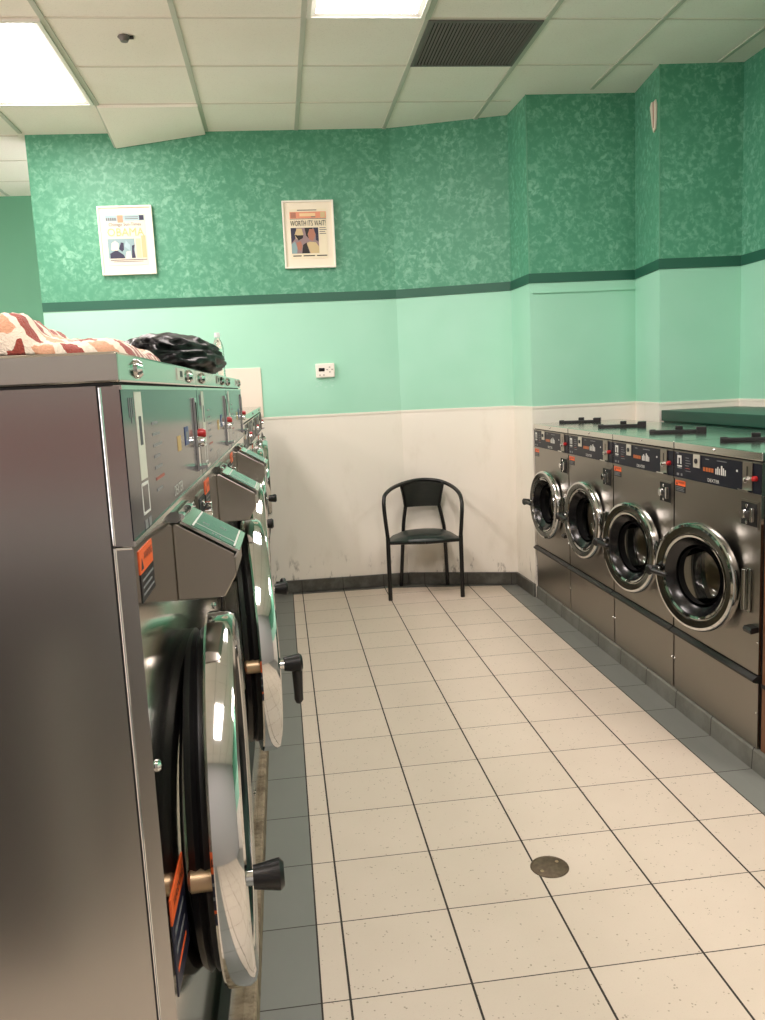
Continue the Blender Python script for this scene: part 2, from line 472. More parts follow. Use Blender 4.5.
# ceiling grid
b = MB()
for i in range(-6, 6):
    x = 0.156 + i * 0.6085
    if x > 2.7: continue
    ye = 4.75 if x < -1.68 else (3.0 if x < 1.5 else (2.25 if x < 2.2 else 1.82))
    if abs(x + 1.061) < 0.01: ye = 2.46
    b.box(x - 0.013, x + 0.013, -4.6, ye, ZC - 0.006, ZC + 0.001, 'tee_bar')
for j in range(-9, 8):
    y = 1.26 + j * 0.6
    x1 = 2.70 if y < 1.8 else (2.2 if y < 2.2 else (1.52 if y < 2.75 else -1.70))
    b.box(-5.9, x1, y - 0.007, y + 0.007, ZC - 0.004, ZC + 0.001, 'tee_bar_thin')
struct(b.build('trim_5', smooth=0))
# thin plain-green strips on the outer wall corners, above the stripe
b = MB()
for (x, y) in (P[3], P[5]): b.box(x - 0.004, x + 0.002, y - 0.003, y + 0.004, 2.165, ZC, 'plain_green')
struct(b.build('trim_6', smooth=0))

# raised white board on the back wall behind the short washers
b = MB(); b.prism([(-1.3, 1.306), (-0.196, 1.306), (-0.197, 1.658), (-1.3, 1.664)], 'y', 3.012, 3.045, 'white_board')
o = b.build('wall_board', smooth=0, bevel=0.004); tag(o, 'white board fixed to the mint wall above the far end of the left washers', 'wall board')

# sagging ceiling tile
b = MB()
n = 8; vs = []
for t in (0.0, 0.016):
    for i in range(n + 1):
        for j in range(n + 1):
            u, w = i / n, j / n
            x = -1.062 + u * 0.600; y = 2.462 + w * (0.560)
            drop = 0.082 * (1 - u) * w ** 1.2
            vs.append((x, y, ZC - 0.020 - drop + t))
N = (n + 1) ** 2; fs = []
for i in range(n):
    for j in range(n):
        a = i * (n + 1) + j; q = (a, a + 1, a + n + 2, a + n + 1)
        fs += [q, tuple(N + k for k in q[::-1])]
rim = [j for j in range(n + 1)] + [i * (n + 1) + n for i in range(1, n + 1)] + [n * (n + 1) + j for j in range(n - 1, -1, -1)] + [i * (n + 1) for i in range(n - 1, 0, -1)]
for k in range(len(rim)):
    a, c = rim[k], rim[(k + 1) % len(rim)]; fs.append((a, N + a, N + c, c))
b.add(vs, fs, 'ceiling_tile')
o = b.build('ceiling_tile', smooth=0); tag(o, 'cream ceiling tile sagging at one corner above the left newspaper frame', 'ceiling tile')
b = MB(); b.prism([(2.455, ZC - 0.006), (2.455, ZC), (3.02, ZC - 0.084), (3.02, ZC - 0.098)], 'x', -1.074, -1.05, 'tee_bar')
bar = b.build('bent_tee_bar', o, smooth=0)

def light_panel(x0, x1, y0, y1, label, group=None):
    r = empty('ceiling_light', ((x0 + x1) / 2, (y0 + y1) / 2, ZC)); tag(r, label, 'ceiling light', group)
    hx, hy = (x1 - x0) / 2, (y1 - y0) / 2
    b = MB(); w = 0.020
    for a in ((-hx, -hx + w, -hy, hy), (hx - w, hx, -hy, hy), (-hx + w, hx - w, -hy, -hy + w), (-hx + w, hx - w, hy - w, hy)):
        b.box(*a, -0.014, -0.001, 'fixture_white')
    b.build('frame', r, smooth=0)
    b = MB()
    i0, i1 = w, w + 0.024
    v = [(-hx + i0, -hy + i0, -0.012), (hx - i0, -hy + i0, -0.012), (hx - i0, hy - i0, -0.012), (-hx + i0, hy - i0, -0.012),
         (-hx + i1, -hy + i1, -0.003), (hx - i1, -hy + i1, -0.003), (hx - i1, hy - i1, -0.003), (-hx + i1, hy - i1, -0.003)]
    b.add(v, [(4, 7, 6, 5)], 'light_diffuser')
    b.add(v, [(0, 4, 5, 1), (1, 5, 6, 2), (2, 6, 7, 3), (3, 7, 4, 0)], 'fixture_white')
    b.build('diffuser', r, smooth=0)
    return r
light_panel(-1.655, -1.075, 1.275, 2.445, 'glowing fluorescent panel at the left edge of the ceiling, above the left washers')
light_panel(0.17, 0.745, 0.055, 1.245, 'glowing fluorescent panel beside the dark ceiling vent')
for (x, y) in ((-1.365, -1.74), (0.458, -2.95), (2.28, -1.74), (-4.0, 1.86), (-4.0, -1.74)):  # unseen panels added to bring more light into the room
    light_panel(x - 0.29, x + 0.29, y - 0.585, y + 0.585, 'unseen fluorescent ceiling panel added to light the room', 'added fluorescent panels outside the view')

# ceiling vent
r = empty('ceiling_vent', (1.0645, 1.56, ZC)); tag(r, 'dark slatted square air vent in the ceiling grid', 'vent')
b = MB(); h = 0.293
for a in ((-h, -h + .02, -h, h), (h - .02, h, -h, h), (-h + .02, h - .02, -h, -h + .02), (-h + .02, h - .02, h - .02, h)): b.box(*a, -0.012, -0.001, 'vent_dark')
b.build('frame', r, smooth=0)
b = MB(); b.box(-h + .02, h - .02, -h + .02, h - .02, -0.004, -0.001, 'vent_black'); b.build('backing', r, smooth=0)
b = MB()
for i in range(30):
    x = -h + 0.028 + i * (2 * h - 0.056) / 29
    b.prism([(x - 0.006, -0.005), (x + 0.001, -0.013), (x + 0.004, -0.012), (x - 0.003, -0.004)], 'y', -h + .02, h - .02, 'vent_dark')
b.build('slats', r, smooth=0)

# small round fitting in a tile
b = MB()
b.lathe([(0.0, -0.002), (0.030, -0.002), (0.032, -0.006), (0.024, -0.014), (0.018, -0.026), (0.0, -0.028)], 'vent_dark', axis='z', n=24)
b.box(0.015, 0.045, -0.008, 0.010, -0.012, -0.002, 'vent_black')
o = b.build('ceiling_fitting', loc=(-0.725, 1.47, ZC)); tag(o, 'small dark round fitting in a ceiling tile near the left light', 'ceiling fitting')

# scar of chipped paint on the green corner
b = MB()
out = [(1.985, 3.06), (1.965, 3.085), (1.94, 3.07), (1.915, 3.085), (1.902, 3.06), (1.905, 2.98), (1.915, 2.92), (1.94, 2.905), (1.958, 2.95), (1.97, 3.01)]
b.prism(out, 'x', 2.2405, 2.249, 'plaster')
b.prism([(1.945, 3.075), (1.932, 3.08), (1.93, 2.93), (1.94, 2.93)], 'x', 2.239, 2.2495, 'plaster_red')
o = b.build('paint_chip', smooth=0); tag(o, 'bare plaster chip in the green paint near the right wall corner', 'paint chip')

# ------------------------------------------------------------------ pictures
def wall_y(x):
    (x0, y0), (x1, y1) = P[0], P[1]
    return y0 + (y1 - y0) * (x - x0) / (x1 - x0)
WR = math.atan2(P[1][1] - P[0][1], P[1][0] - P[0][0])
def wt(x, z): return Matrix(((1, 0, 0, x), (0, 0, -1, -0.0275), (0, 1, 0, z), (0, 0, 0, 1)))
def picture(cx, zc, w, h, label, roll, art):
    r = empty('picture_frame', (cx, wall_y(cx) - 0.001, zc), WR); r.rotation_euler.y = roll
    tag(r, label, 'picture')
    b = MB(); f = 0.012; hw, hh = w / 2, h / 2
    for a in ((-hw, -hw + f, -hh, hh), (hw - f, hw, -hh, hh), (-hw + f, hw - f, -hh, -hh + f), (-hw + f, hw - f, hh - f, hh)):
        b.box(a[0], a[1], -0.032, 0.0, a[2], a[3], 'frame_white')
    b.build('frame', r, bevel=0.002, smooth=0)
    b = MB(); b.box(-hw + f, hw - f, -0.022, -0.002, -hh + f, hh - f, 'mat_board'); b.build('mat_board', r, smooth=0)
    b = MB(); art(b); b.build('newspaper', r, smooth=0)
    return r
def rect(b, x0, x1, z0, z1, m, d=0.0): b.box(x0, x1, -0.0245 - d, -0.021, z0, z1, m)
def poly(b, pts, m, d=0.0): b.prism(pts, 'y', -0.0242 - d, -0.021, m)
def art_left(b):
    rect(b, -0.135, 0.130, -0.165, 0.170, 'news_pale')
    rect(b, -0.133, 0.128, 0.128, 0.166, 'news_sky', .0008)
    rect(b, -0.052, -0.015, 0.118, 0.166, 'news_salmon', .001); rect(b, 0.094, 0.124, 0.132, 0.164, 'news_navy', .001)
    for i in range(5): rect(b, -0.128 + i * 0.014, -0.118 + i * 0.014, 0.132, 0.15, 'news_ink_grey', .0012)
    rect(b, 0.0, 0.088, 0.140, 0.145, 'news_ink_grey', .0012); rect(b, 0.0, 0.088, 0.152, 0.156, 'news_ink_grey', .0012)
    b.text('Chicago Sun-Times', 0.030, wt(-0.005, 0.105), 'news_ink_grey', width=0.215)
    b.text('OBAMA', 0.075, wt(-0.005, 0.052), 'news_faded', width=0.245)
    rect(b, -0.130, 0.050, -0.118, 0.012, 'news_teal', .0008)
    poly(b, [(-0.12, -0.118), (-0.12, -0.085), (-0.075, -0.062), (-0.03, -0.095), (-0.02, -0.118)], 'news_navy', .0014)
    poly(b, [(-0.11, -0.062), (-0.105, -0.018), (-0.08, 0.0), (-0.058, -0.02), (-0.062, -0.062), (-0.075, -0.066)], 'news_pale', .0016)
    poly(b, [(-0.058, -0.055), (-0.042, -0.012), (-0.024, -0.016), (-0.025, -0.06), (-0.038, -0.075)], 'news_navy', .0012)
    poly(b, [(-0.02, -0.04), (-0.008, 0.0), (0.018, -0.03), (0.016, -0.07)], 'news_sky', .0016)
    poly(b, [(-0.02, -0.118), (-0.01, -0.075), (0.018, -0.07), (0.022, -0.118)], 'news_pale', .0018)
    poly(b, [(0.024, -0.118), (0.03, -0.035), (0.05, -0.03), (0.042, -0.06), (0.05, -0.118)], 'news_navy', .0014)
    rect(b, 0.058, 0.092, -0.118, 0.010, 'news_peach', .0008); rect(b, 0.096, 0.126, -0.118, 0.03, 'news_gold', .0008)
    rect(b, -0.120, 0.126, -0.132, -0.126, 'news_ink_grey', .001); rect(b, -0.10, 0.10, -0.142, -0.138, 'news_ink_grey', .001)
def art_right(b):
    rect(b, -0.130, 0.126, -0.165, 0.170, 'newsprint')
    rect(b, -0.075, 0.06, 0.160, 0.166, 'news_ink_grey', .001)
    rect(b, -0.128, 0.124, 0.108, 0.152, 'news_salmon', .0008)
    rect(b, -0.122, -0.085, 0.112, 0.148, 'news_skin', .001); rect(b, -0.06, 0.05, 0.122, 0.142, 'news_peach', .001)
    rect(b, 0.085, 0.118, 0.112, 0.148, 'news_gold', .001); rect(b, 0.02, 0.05, 0.114, 0.12, 'news_ink_grey', .0012)
    rect(b, -0.128, 0.124, 0.103, 0.106, 'news_ink', .001)
    b.text('WORTH ITS WAIT!', 0.052, wt(-0.002, 0.073), 'news_ink', width=0.245)
    rect(b, -0.126, 0.066, -0.128, 0.045, 'news_mauve', .0008)
    poly(b, [(-0.126, 0.045), (-0.126, -0.06), (-0.10, -0.03), (-0.085, 0.02), (-0.09, 0.045)], 'news_navy', .0012)
    poly(b, [(-0.10, 0.0), (-0.085, 0.04), (-0.05, 0.04), (-0.04, 0.0), (-0.06, -0.035), (-0.09, -0.03)], 'news_gold', .0014)
    poly(b, [(-0.10, 0.0), (-0.08, -0.005), (-0.04, -0.005), (-0.045, -0.025), (-0.075, -0.04)], 'news_ink', .0016)
    poly(b, [(-0.03, 0.045), (-0.02, -0.01), (0.0, -0.03), (0.02, 0.03), (0.03, 0.045)], 'news_ink', .0012)
    poly(b, [(-0.01, 0.0), (0.005, 0.036), (0.035, 0.034), (0.045, -0.005), (0.025, -0.045), (0.0, -0.035)], 'news_skin', .0016)
    poly(b, [(0.03, 0.045), (0.066, 0.045), (0.066, -0.05), (0.046, -0.04), (0.046, 0.0)], 'news_navy', .0014)
    poly(b, [(-0.126, -0.128), (-0.126, -0.065), (-0.10, -0.045), (-0.085, -0.09), (-0.09, -0.128)], 'news_teal', .0014)
    poly(b, [(-0.085, -0.10), (-0.09, -0.055), (-0.06, -0.045), (-0.05, -0.08), (-0.06, -0.11)], 'news_skin', .0016)
    poly(b, [(-0.055, -0.128), (-0.045, -0.07), (-0.02, -0.055), (0.0, -0.128)], 'news_ink', .0016)
    poly(b, [(-0.02, -0.06), (0.0, -0.05), (0.045, -0.055), (0.066, -0.085), (0.066, -0.128), (0.005, -0.128)], 'news_gold', .0014)
    for i, wd in enumerate((0.045, 0.05, 0.04, 0.046)): rect(b, 0.074, 0.074 + wd, 0.04 - i * 0.013, 0.045 - i * 0.013, 'news_ink_grey', .001)
    for x0, x1 in ((-0.118, -0.06), (-0.046, 0.034), (0.048, 0.12)): rect(b, x0, x1, -0.148, -0.141, 'news_ink', .001)
picture(-1.043, 2.556, 0.365, 0.457, 'white-framed faded newspaper page with pale orange headline, under the sagging ceiling tile', 0.0, art_left)
picture(0.203, 2.559, 0.358, 0.457, 'white-framed newspaper page headlined WORTH ITS WAIT!', 0.004, art_right)

# ------------------------------------------------------------------ thermostat
r = empty('thermostat', (0.262, wall_y(0.262) - 0.001, 1.616), WR); tag(r, 'white wall thermostat with a black display on the mint wall', 'thermostat')
b = MB(); b.box(-0.068, 0.068, -0.026, 0, -0.05, 0.05, 'device_white'); b.build('body', r, bevel=0.006)
b = MB(); b.box(-0.046, -0.004, -0.0275, -0.02, -0.006, 0.018, 'screen_black'); b.build('display', r, smooth=0)
for (x, z) in ((0.032, 0.022), (0.032, -0.012), (0.014, 0.005), (0.05, 0.005), (-0.04, -0.032), (-0.012, -0.032)):
    b = MB(); b.box(x - 0.006, x + 0.006, -0.0285, -0.02, z - 0.004, z + 0.004, 'device_grey'); b.build('button', r, bevel=0.001, smooth=0)
b = MB(); random.seed(3)
for i in range(16):
    x, z, q = .255 + random.uniform(-.075, .06), 1.53 + random.uniform(-.035, .02), random.uniform(.006, .014)
    ring = [(x + q * math.cos(k * PI / 4) * random.uniform(.6, 1.1), z + q * .7 * math.sin(k * PI / 4) * random.uniform(.6, 1.1)) for k in range(8)]
    b.prism(ring, 'y', wall_y(x) - .0015, wall_y(x) + .002, 'mint_lift')
o = b.build('paint_chip', smooth=0); tag(o, 'rough patch of lifted mint paint just below the thermostat', 'paint chip')

# ------------------------------------------------------------------ floor drain
r = empty('floor_drain', (0.652, -0.772, 0)); tag(r, 'round tarnished metal drain cover set in the cream floor tiles', 'drain cover')
b = MB(); b.lathe([(0.0, 0.003), (0.050, 0.003), (0.0525, 0.0015), (0.055, 0.003), (0.058, 0.002), (0.059, 0.0)], 'drain_metal', axis='z', n=48)
b.build('cover_plate', r)
for a in (0.6, 0.6 + PI):
    b = MB(); b.lathe([(0.0, 0.0045), (0.005, 0.0042), (0.006, 0.003)], 'brass', axis='z', n=14, cx=0.036 * math.cos(a), cy=0.036 * math.sin(a)); b.build('screw', r)

# ------------------------------------------------------------------ washers
def plate_with_hole(b, y0, y1, z0, z1, cy, cz, r, x, m, n=72):
    angs = [2 * PI * i / n for i in range(n)]
    for (yy, zz) in ((y0, z0), (y1, z0), (y0, z1), (y1, z1)): angs.append(math.atan2(zz - cz, yy - cy) % (2 * PI))
    angs = sorted(set(round(a, 6) for a in angs)); k = len(angs); v = []
    for a in angs: v.append((x, cy + r * math.cos(a), cz + r * math.sin(a)))
    for a in angs:
        c, s = math.cos(a), math.sin(a)
        t = min([((y1 if c > 0 else y0) - cy) / c if abs(c) > 1e-9 else 1e9, ((z1 if s > 0 else z0) - cz) / s if abs(s) > 1e-9 else 1e9])
        v.append((x, cy + c * t, cz + s * t))
    b.add(v, [(i, k + i, k + (i + 1) % k, (i + 1) % k) for i in range(k)], m)

def screw_bm(y, z, x=0.0, r=0.005, m='chrome'):
    b = MB(); b.lathe([(0.0, x + r * .7), (r * .6, x + r * .65), (r, x + r * .2), (r, x)], m, cy=y, cz=z, n=14); return b

def make_door(root, S):
    R, th, zc, off = S['R'], S['th'], S['zc'], S['hoff']
    hy = R + 0.02
    yc = S.get('yc', 0.0)
    d = MB()
    prof = [(R - 0.035, 0.0), (R - 0.004, 0.0), (R, 0.004), (R, th - 0.012), (R - 0.006, th - 0.003), (R - 0.016, th),
            (R - 0.040, th - 0.004), (R - 0.043, th - 0.012), (R - 0.047, th - 0.012), (R - 0.050, th - 0.004), (R - 0.060, th - 0.008), (R - 0.062, th - 0.03), (R - 0.06, 0.004)]
    d.lathe(prof[:6], 'chrome', cy=-hy, n=96)
    d.lathe(prof[5:8], 'chrome_dark', cy=-hy, n=96)  # darker chrome puts the dark reflection of the room into the rim face
    d.lathe(prof[7:11], 'chrome', cy=-hy, n=96)
    d.lathe(prof[10:] + [prof[0]], 'tub_black', cy=-hy, n=96)
    door = d.build('door', root, loc=(off, yc + hy, zc), rotz=S['open'])
    g = MB()
    g.lathe([(R - 0.060, th - 0.006), (R - 0.064, th - 0.014), (R - 0.092, th - 0.036), (R - 0.094, th - 0.05), (R - 0.06, th - 0.05), (R - 0.058, th - 0.02)], 'rubber_gloss', cy=-hy, n=72)
    gi = S.get('gin', 0.0)
    g.lathe([(R - 0.030 - gi, 0.001), (R - 0.026 - gi, -0.010), (R - 0.034 - gi, -0.016), (R - 0.026 - gi, -0.022), (R - 0.034 - gi, -0.032), (R - 0.07 - gi, -0.034), (R - 0.075 - gi, 0.0)], 'rubber', cy=-hy, n=72)
    g.build('gasket', door)
    w = MB()
    rg = R - 0.090
    bowl = [(rg, th - 0.044), (rg - 0.004, th - 0.06), (rg - 0.012, th - 0.115), (rg - 0.03, th - 0.135), (rg * 0.45, th - 0.148), (0.001, th - 0.152)]
    w.lathe(bowl + [(r_ - 0.004 if r_ > 0.01 else 0.001, x_ + 0.004) for r_, x_ in bowl[::-1]], 'door_glass', cy=-hy, n=64)
    w.build('door_glass', door)
    # handle on the viewer's left
    if S.get('handle', True):
        ang = S.get('lever', 0.0)            # 0 = towards the door's centre, positive = downward
        hyy = -hy - (R - S.get('inset', 0.022)); 
        h = MB()
        h.cyl((th - 0.006, hyy, 0), (th + 0.009, hyy, 0), 0.011, 0.011, 'chrome', 20)
        h.cyl((th + 0.008, hyy, 0), (th + 0.045, hyy, 0), 0.016, 0.022, 'black_plastic', 24)
        h.cyl((th + 0.045, hyy, 0), (th + 0.051, hyy, 0), 0.022, 0.016, 'black_plastic', 24)
        c, s = math.cos(ang), -math.sin(ang)
        L = S.get('lever_len', 0.098)
        pts = [(th + 0.038, hyy + c * t * L, s * t * L) for t in (0.0, 0.25, 0.5, 0.75, 0.92, 1.0)]
        pts = [(p[0] + (0.0 if i < 5 else -0.002), p[1], p[2]) for i, p in enumerate(pts)]
        h.tube(pts, [0.013, 0.0125, 0.0115, 0.0105, 0.0105, 0.006], 'black_plastic', 14)
        h.build('handle', door)
        pr_ = .016 if S['tall'] else .011
        pin = MB(); pin.cyl((-0.030, hyy + 0.010, 0), (0.004, hyy + 0.010, 0), pr_, pr_, 'brass', 20); pin.cyl((-0.034, hyy + 0.010, 0), (-0.030, hyy + 0.010, 0), pr_ * .7, pr_, 'brass', 20)
        pin.build('latch_pin', door)
    return door

def make_washer(S, name, loc, rotz, label, group):
    root = empty(name, loc, rotz); tag(root, label, 'washing machine', group)
    W, H, D = S['W'], S['H'], S['D']; hw = W / 2; zc, R = S['zc'], S['R']; yc = S.get('yc', 0.0)
    pz0, pz1, tz, capz = S['panel'][0], S['panel'][1], S['trim'], S['cap']
    fr, tall = S['front_mat'], S['tall']
    ret = 0.022 if tall else 0.012
    # cabinet shell, open at the front
    b = MB()
    g = 0.0015 if tall else 0.004
    b.box(-D, -ret - 0.003, -hw + g, hw - g, 0.0, capz, S['side_mat'], skip=('+x', '+z'))
    for y in (-hw, hw - 0.009): b.box(-ret - 0.0029, -ret - 0.0005, y, y + 0.009, 0.0, capz, 'gap_black')
    b.build('cabinet', root, smooth=0)
    # top cap
    b = MB()
    b.box(-D, 0.002, -hw + 0.0008, hw - 0.0008, capz + 0.003, H, S['top_mat'])
    b.build('top_cap', root, bevel=0.003, smooth=0)
    b = MB(); b.box(-D, -0.006, -hw + 0.002, hw - 0.002, capz - 0.002, capz + 0.003, 'gap_black'); b.build('cap_gap', root, smooth=0)
    for (y, z) in S['cap_bolts']:
        screw_bm(y, z, 0.002, 0.0125 if tall else 0.006).build('bolt', root)
    # door panel with the porthole
    b = MB()
    z0, z1 = tz + 0.004, pz0 - 0.004
    x = 0.0
    plate_with_hole(b, -hw + g, hw - g, z0, z1, yc, zc, R * 0.84, x, fr)
    b.box(-ret, x, -hw + g, hw - g, z0, z1, S['side_mat'], skip=('+x', '-x'))
    b.lathe([(R * 0.84, x), (R * 0.84, -0.03)], fr, cy=yc, cz=zc, n=72)
    if tall: b.cyl((-ret + .001, -hw + .0015, z0), (-ret + .001, -hw + .0015, z1), .0020, .0020, 'chrome', 10); b.cyl((-ret + .001, -hw + .0015, z1 - .001), (-.001, -hw + .0015, z1 - .001), .0016, .0016, 'chrome', 10); b.cyl((-ret + .001, -hw + .0015, pz0), (-ret + .001, -hw + .0015, pz1), .0020, .0020, 'chrome', 10)  # thin chrome rods added so the corner edges show a highlight line
    b.build('front_panel', root, smooth=0)
    b = MB()          # lower kick panel
    b.box(-ret, 0.0, -hw + g + 0.001, hw - g - 0.001, 0.002, tz - 0.028, S['kick_mat'])
    b.build('kick_panel', root, bevel=0.002, smooth=0)
    for y in (-hw + 0.010, hw - 0.010):
        screw_bm(y, S['kick_screw'], 0.0, 0.0055).build('screw', root)
    b = MB()
    b.prism([(-ret, tz - 0.026), (0.010, tz - 0.026), (0.022, tz - 0.020), (0.022, tz - 0.012), (0.006, tz), (-ret, tz)], 'y', -hw + 0.002, hw - 0.002, 'trim_black')
    b.build('trim_strip', root, smooth=0)
    # drum seen through the porthole
    b = MB()
    b.lathe([(R * 0.84 + 0.001, -0.006), (R * 0.80, 0.002), (R * 0.74, 0.001), (R * 0.72, -0.03), (R * 0.86, -0.05)], 'rubber', cy=yc, cz=zc, n=64)
    b.build('tub_seal', root)
    b = MB()
    b.lathe([(R * 0.72, -0.05), (R * 0.98, -0.065), (R * 1.02, -0.09), (R * 1.02, -0.20), (R * 1.00, -0.205), (R * 1.00, -0.215), (R * 1.02, -0.22), (R * 1.02, -0.42), (R * 0.9, -0.44), (0.001, -0.45)], 'drum_steel', cy=yc, cz=zc, n=64)
    for k in range(3):
        a = 0.5 + k * 2 * PI / 3
        rr = R * 0.93
        b.cyl((-0.08, yc + rr * math.cos(a), zc + rr * math.sin(a)), (-0.42, yc + rr * math.cos(a), zc + rr * math.sin(a)), 0.025, 0.03, 'drum_steel', 16)
    b.build('drum', root)
    # door and hinge
    make_door(root, S)
    b = MB()
    hyp = yc + R + 0.02
    hh = 0.082 if not tall else 0.095
    b.box(0.0, 0.010, hyp + 0.012, hyp + 0.040, zc - hh, zc + hh, 'chrome_dark')
    b.cyl((S['hoff'] + 0.012, hyp + 0.008, zc - hh * 0.95), (S['hoff'] + 0.012, hyp + 0.008, zc + hh * 0.95), 0.010, 0.010, 'chrome_dark', 20)
    b.box(0.004, S['hoff'] + 0.01, hyp + 0.010, hyp + 0.020, zc - hh * 0.9, zc + hh * 0.9, 'chrome_dark')
    b.build('hinge', root, bevel=0.002)
    # control panel
    pn = MB(); px = 0.0015
    pn.box(-0.012, px, -hw + 0.004, hw - 0.004, pz0 + 0.001, pz1, 'panel_navy' if tall else 'panel_navy_satin')
    pn.box(-ret, 0.0005, -hw + 0.0015, hw - 0.0015, pz0 - 0.002, pz1 + 0.001, S['side_mat'])
    for (a, c, d_, e_) in ((-hw + 0.002, hw - 0.002, pz0 - 0.003, pz0 + 0.003), (-hw + 0.002, hw - 0.002, pz1 - 0.003, pz1 + 0.002)):
        pn.box(-0.012, px + 0.002, a, c, d_, e_, fr)
    t = face_text(px + 0.0006)
    def pr(y0, y1, z0_, z1_, m): pn.box(px - 0.001, px + 0.0006, y0, y1, z0_, z1_, m)
    ph = pz1 - pz0
    if tall:
        ym = lambda f: -hw + f * W
        zz = lambda f: pz0 + f * ph
        pr(ym(.105), ym(.165), zz(.36), zz(.97), 'label_pale'); pn.box(px, px + 0.0009, ym(.125), ym(.148), zz(.6), zz(.8), 'label_navy')
        pr(ym(.055), ym(.058), zz(.80), zz(.93), 'print_grey'); pr(ym(.07), ym(.073), zz(.76), zz(.93), 'print_grey'); pr(ym(.085), ym(.088), zz(.80), zz(.93), 'print_grey')
        # outlined machine pictogram under the pale strip
        y0, y1, a0, a1 = ym(.10), ym(.165), zz(.12), zz(.34)
        for q in ((y0, y1, a1 - .004, a1), (y0, y1, a0, a0 + .003), (y0, y0 + .004, a0, a1), (y1 - .004, y1, a0, a1)): pr(*q, 'print_white')
        for i in range(2): pr(ym(.105 + .035 * i), ym(.13 + .035 * i), zz(.02), zz(.08), 'print_grey')
        for i in range(7): pr(ym(.25), ym(.25) + 0.05 + 0.012 * (i % 3), zz(.72 - .085 * i), zz(.72 - .085 * i) + .004, 'print_grey' if i != 5 else 'print_red')
        pr(ym(.56), ym(.615), zz(.42), zz(.56), 'label_yellow'); pn.box(px, px + 0.001, ym(.69), ym(.755), zz(.44), zz(.62), 'label_blue'); pn.box(px, px + 0.0013, ym(.705), ym(.74), zz(.49), zz(.57), 'print_grey')
        pn.text('DEXTER', 0.024, t(ym(.52), zz(.10)), 'print_white', width=0.10)
    else:
        ym = lambda d: -0.3325 + d * 1.018           # metres from the viewer's left edge
        pr(ym(.03), ym(.065), pz0 + .062, pz0 + .098, 'print_white'); pn.box(px, px + 0.0009, ym(.04), ym(.055), pz0 + .06, pz0 + .088, 'panel_navy')
        pr(ym(.028), ym(.068), pz0 + .050, pz0 + .056, 'print_white'); pr(ym(.030), ym(.066), pz0 + .043, pz0 + .047, 'print_grey')
        pr(ym(.02), ym(.042), pz0 + .105, pz0 + .109, 'print_grey')
        for i in range(6): pr(ym(.10), ym(.128 + .008 * (i % 3)), pz0 + .090 - i * .011, pz0 + .0925 - i * .011, 'print_grey' if i != 4 else 'print_red')
        pr(ym(.025), ym(.045), pz0 + .012, pz0 + .022, 'print_grey'); pr(ym(.06), ym(.074), pz0 + .012, pz0 + .022, 'print_grey')
        for i in range(4): pr(ym(.245 + i * .021), ym(.261 + i * .021), pz0 + .05, pz0 + .066, 'digit_orange')
        for i, (w_, h_) in enumerate(((.010, .022), (.010, .03), (.008, .024), (.012, .036), (.010, .028), (.009, .022))): pr(ym(.340 + i * .0135), ym(.340 + i * .0135 + w_ * .75), pz0 + .046, pz0 + .046 + h_, 'print_white')
        pr(ym(.262), ym(.29), pz0 + .098, pz0 + .101, 'print_grey'); pr(ym(.35), ym(.42), pz0 + .098, pz0 + .101, 'print_grey')
        pr(ym(.487), ym(.497), pz0 + .07, pz0 + .078, 'print_white')
        pn.text('DEXTER', 0.019, t(ym(.325), pz0 + .017), 'print_white', width=0.088)
    panel = pn.build('control_panel', root, smooth=0)
    if not tall:
        k = MB(); k.box(px, px + 0.004, ym(.170), ym(.222), pz0 + .058, pz0 + .112, 'key_plate'); k.cyl((px + .004, ym(.196), pz0 + .086), (px + .009, ym(.196), pz0 + .086), .011, .010, 'label_black', 18)
        k.build('key_switch', panel, bevel=0.001)
    # coin slot plate, cup and red button
    cy_ = (hw - 0.075) if tall else ym(.567); cw = 0.011 if tall else 0.031
    k = MB(); k.box(px, px + 0.005, cy_ - cw, cy_ + cw, pz0 + ph * (.03 if not tall else .10), pz1 - ph * (.01 if not tall else .10), 'chrome' if tall else 'soap_steel')
    k.box(px + .005, px + .006, cy_ - .003, cy_ + .003, pz0 + ph * .55, pz0 + ph * .85, 'gap_black')
    slot = k.build('coin_slot', root, bevel=0.001, smooth=0)
    k = MB(); k.lathe([(0.0, px + .018), (.009, px + .016), (.011, px + .006), (.011, px + .004)], 'chrome', cy=cy_, cz=pz0 + ph * .42, n=18); k.build('return_knob', slot)
    k = MB(); zc2 = pz0 + ph * (.10 if not tall else .16)
    k.prism([(px + .004, zc2 - .008), (px + .022, zc2 - .002), (px + .022, zc2 + .003), (px + .004, zc2 + .001)], 'y', cy_ - max(cw, .026) * 1.1, cy_ + max(cw, .026) * 1.1, 'chrome'); k.build('coin_cup', slot, smooth=0)
    by = cy_ + (0.052 if not tall else 0.044); bz = pz0 + ph * .5
    k = MB(); k.lathe([(0.0, px + .017), (.007, px + .016), (.0098, px + .011), (.0098, px)], 'button_red', cy=by, cz=bz, n=24); k.build('button', root)['label'] = 'red push button'
    # warning label under the panel
    k = MB(); t2 = face_text(0.0019)
    if tall: y0, y1, a1, a0 = -hw + .026, -hw + .118, z1 - .010, z1 - .074
    else: y0, y1, a1, a0 = ym(.012), ym(.098), z1 - .006, z1 - .055
    mz = a1 - (a1 - a0) * .45
    k.box(0.0, 0.0012, y0, y1, mz, a1, 'label_orange'); k.box(0.0, 0.0012, y0, y1, a0, mz, 'label_black')
    k.prism([(y0 + .006, mz + .004), (y0 + .022, mz + .004), (y0 + .014, mz + .018)], 'x', .001, .0016, 'label_black')
    k.text('WARNING', 0.014, t2((y0 + y1) / 2 + .010, (mz + a1) / 2 + .003), 'label_black', width=(y1 - y0) * .62)
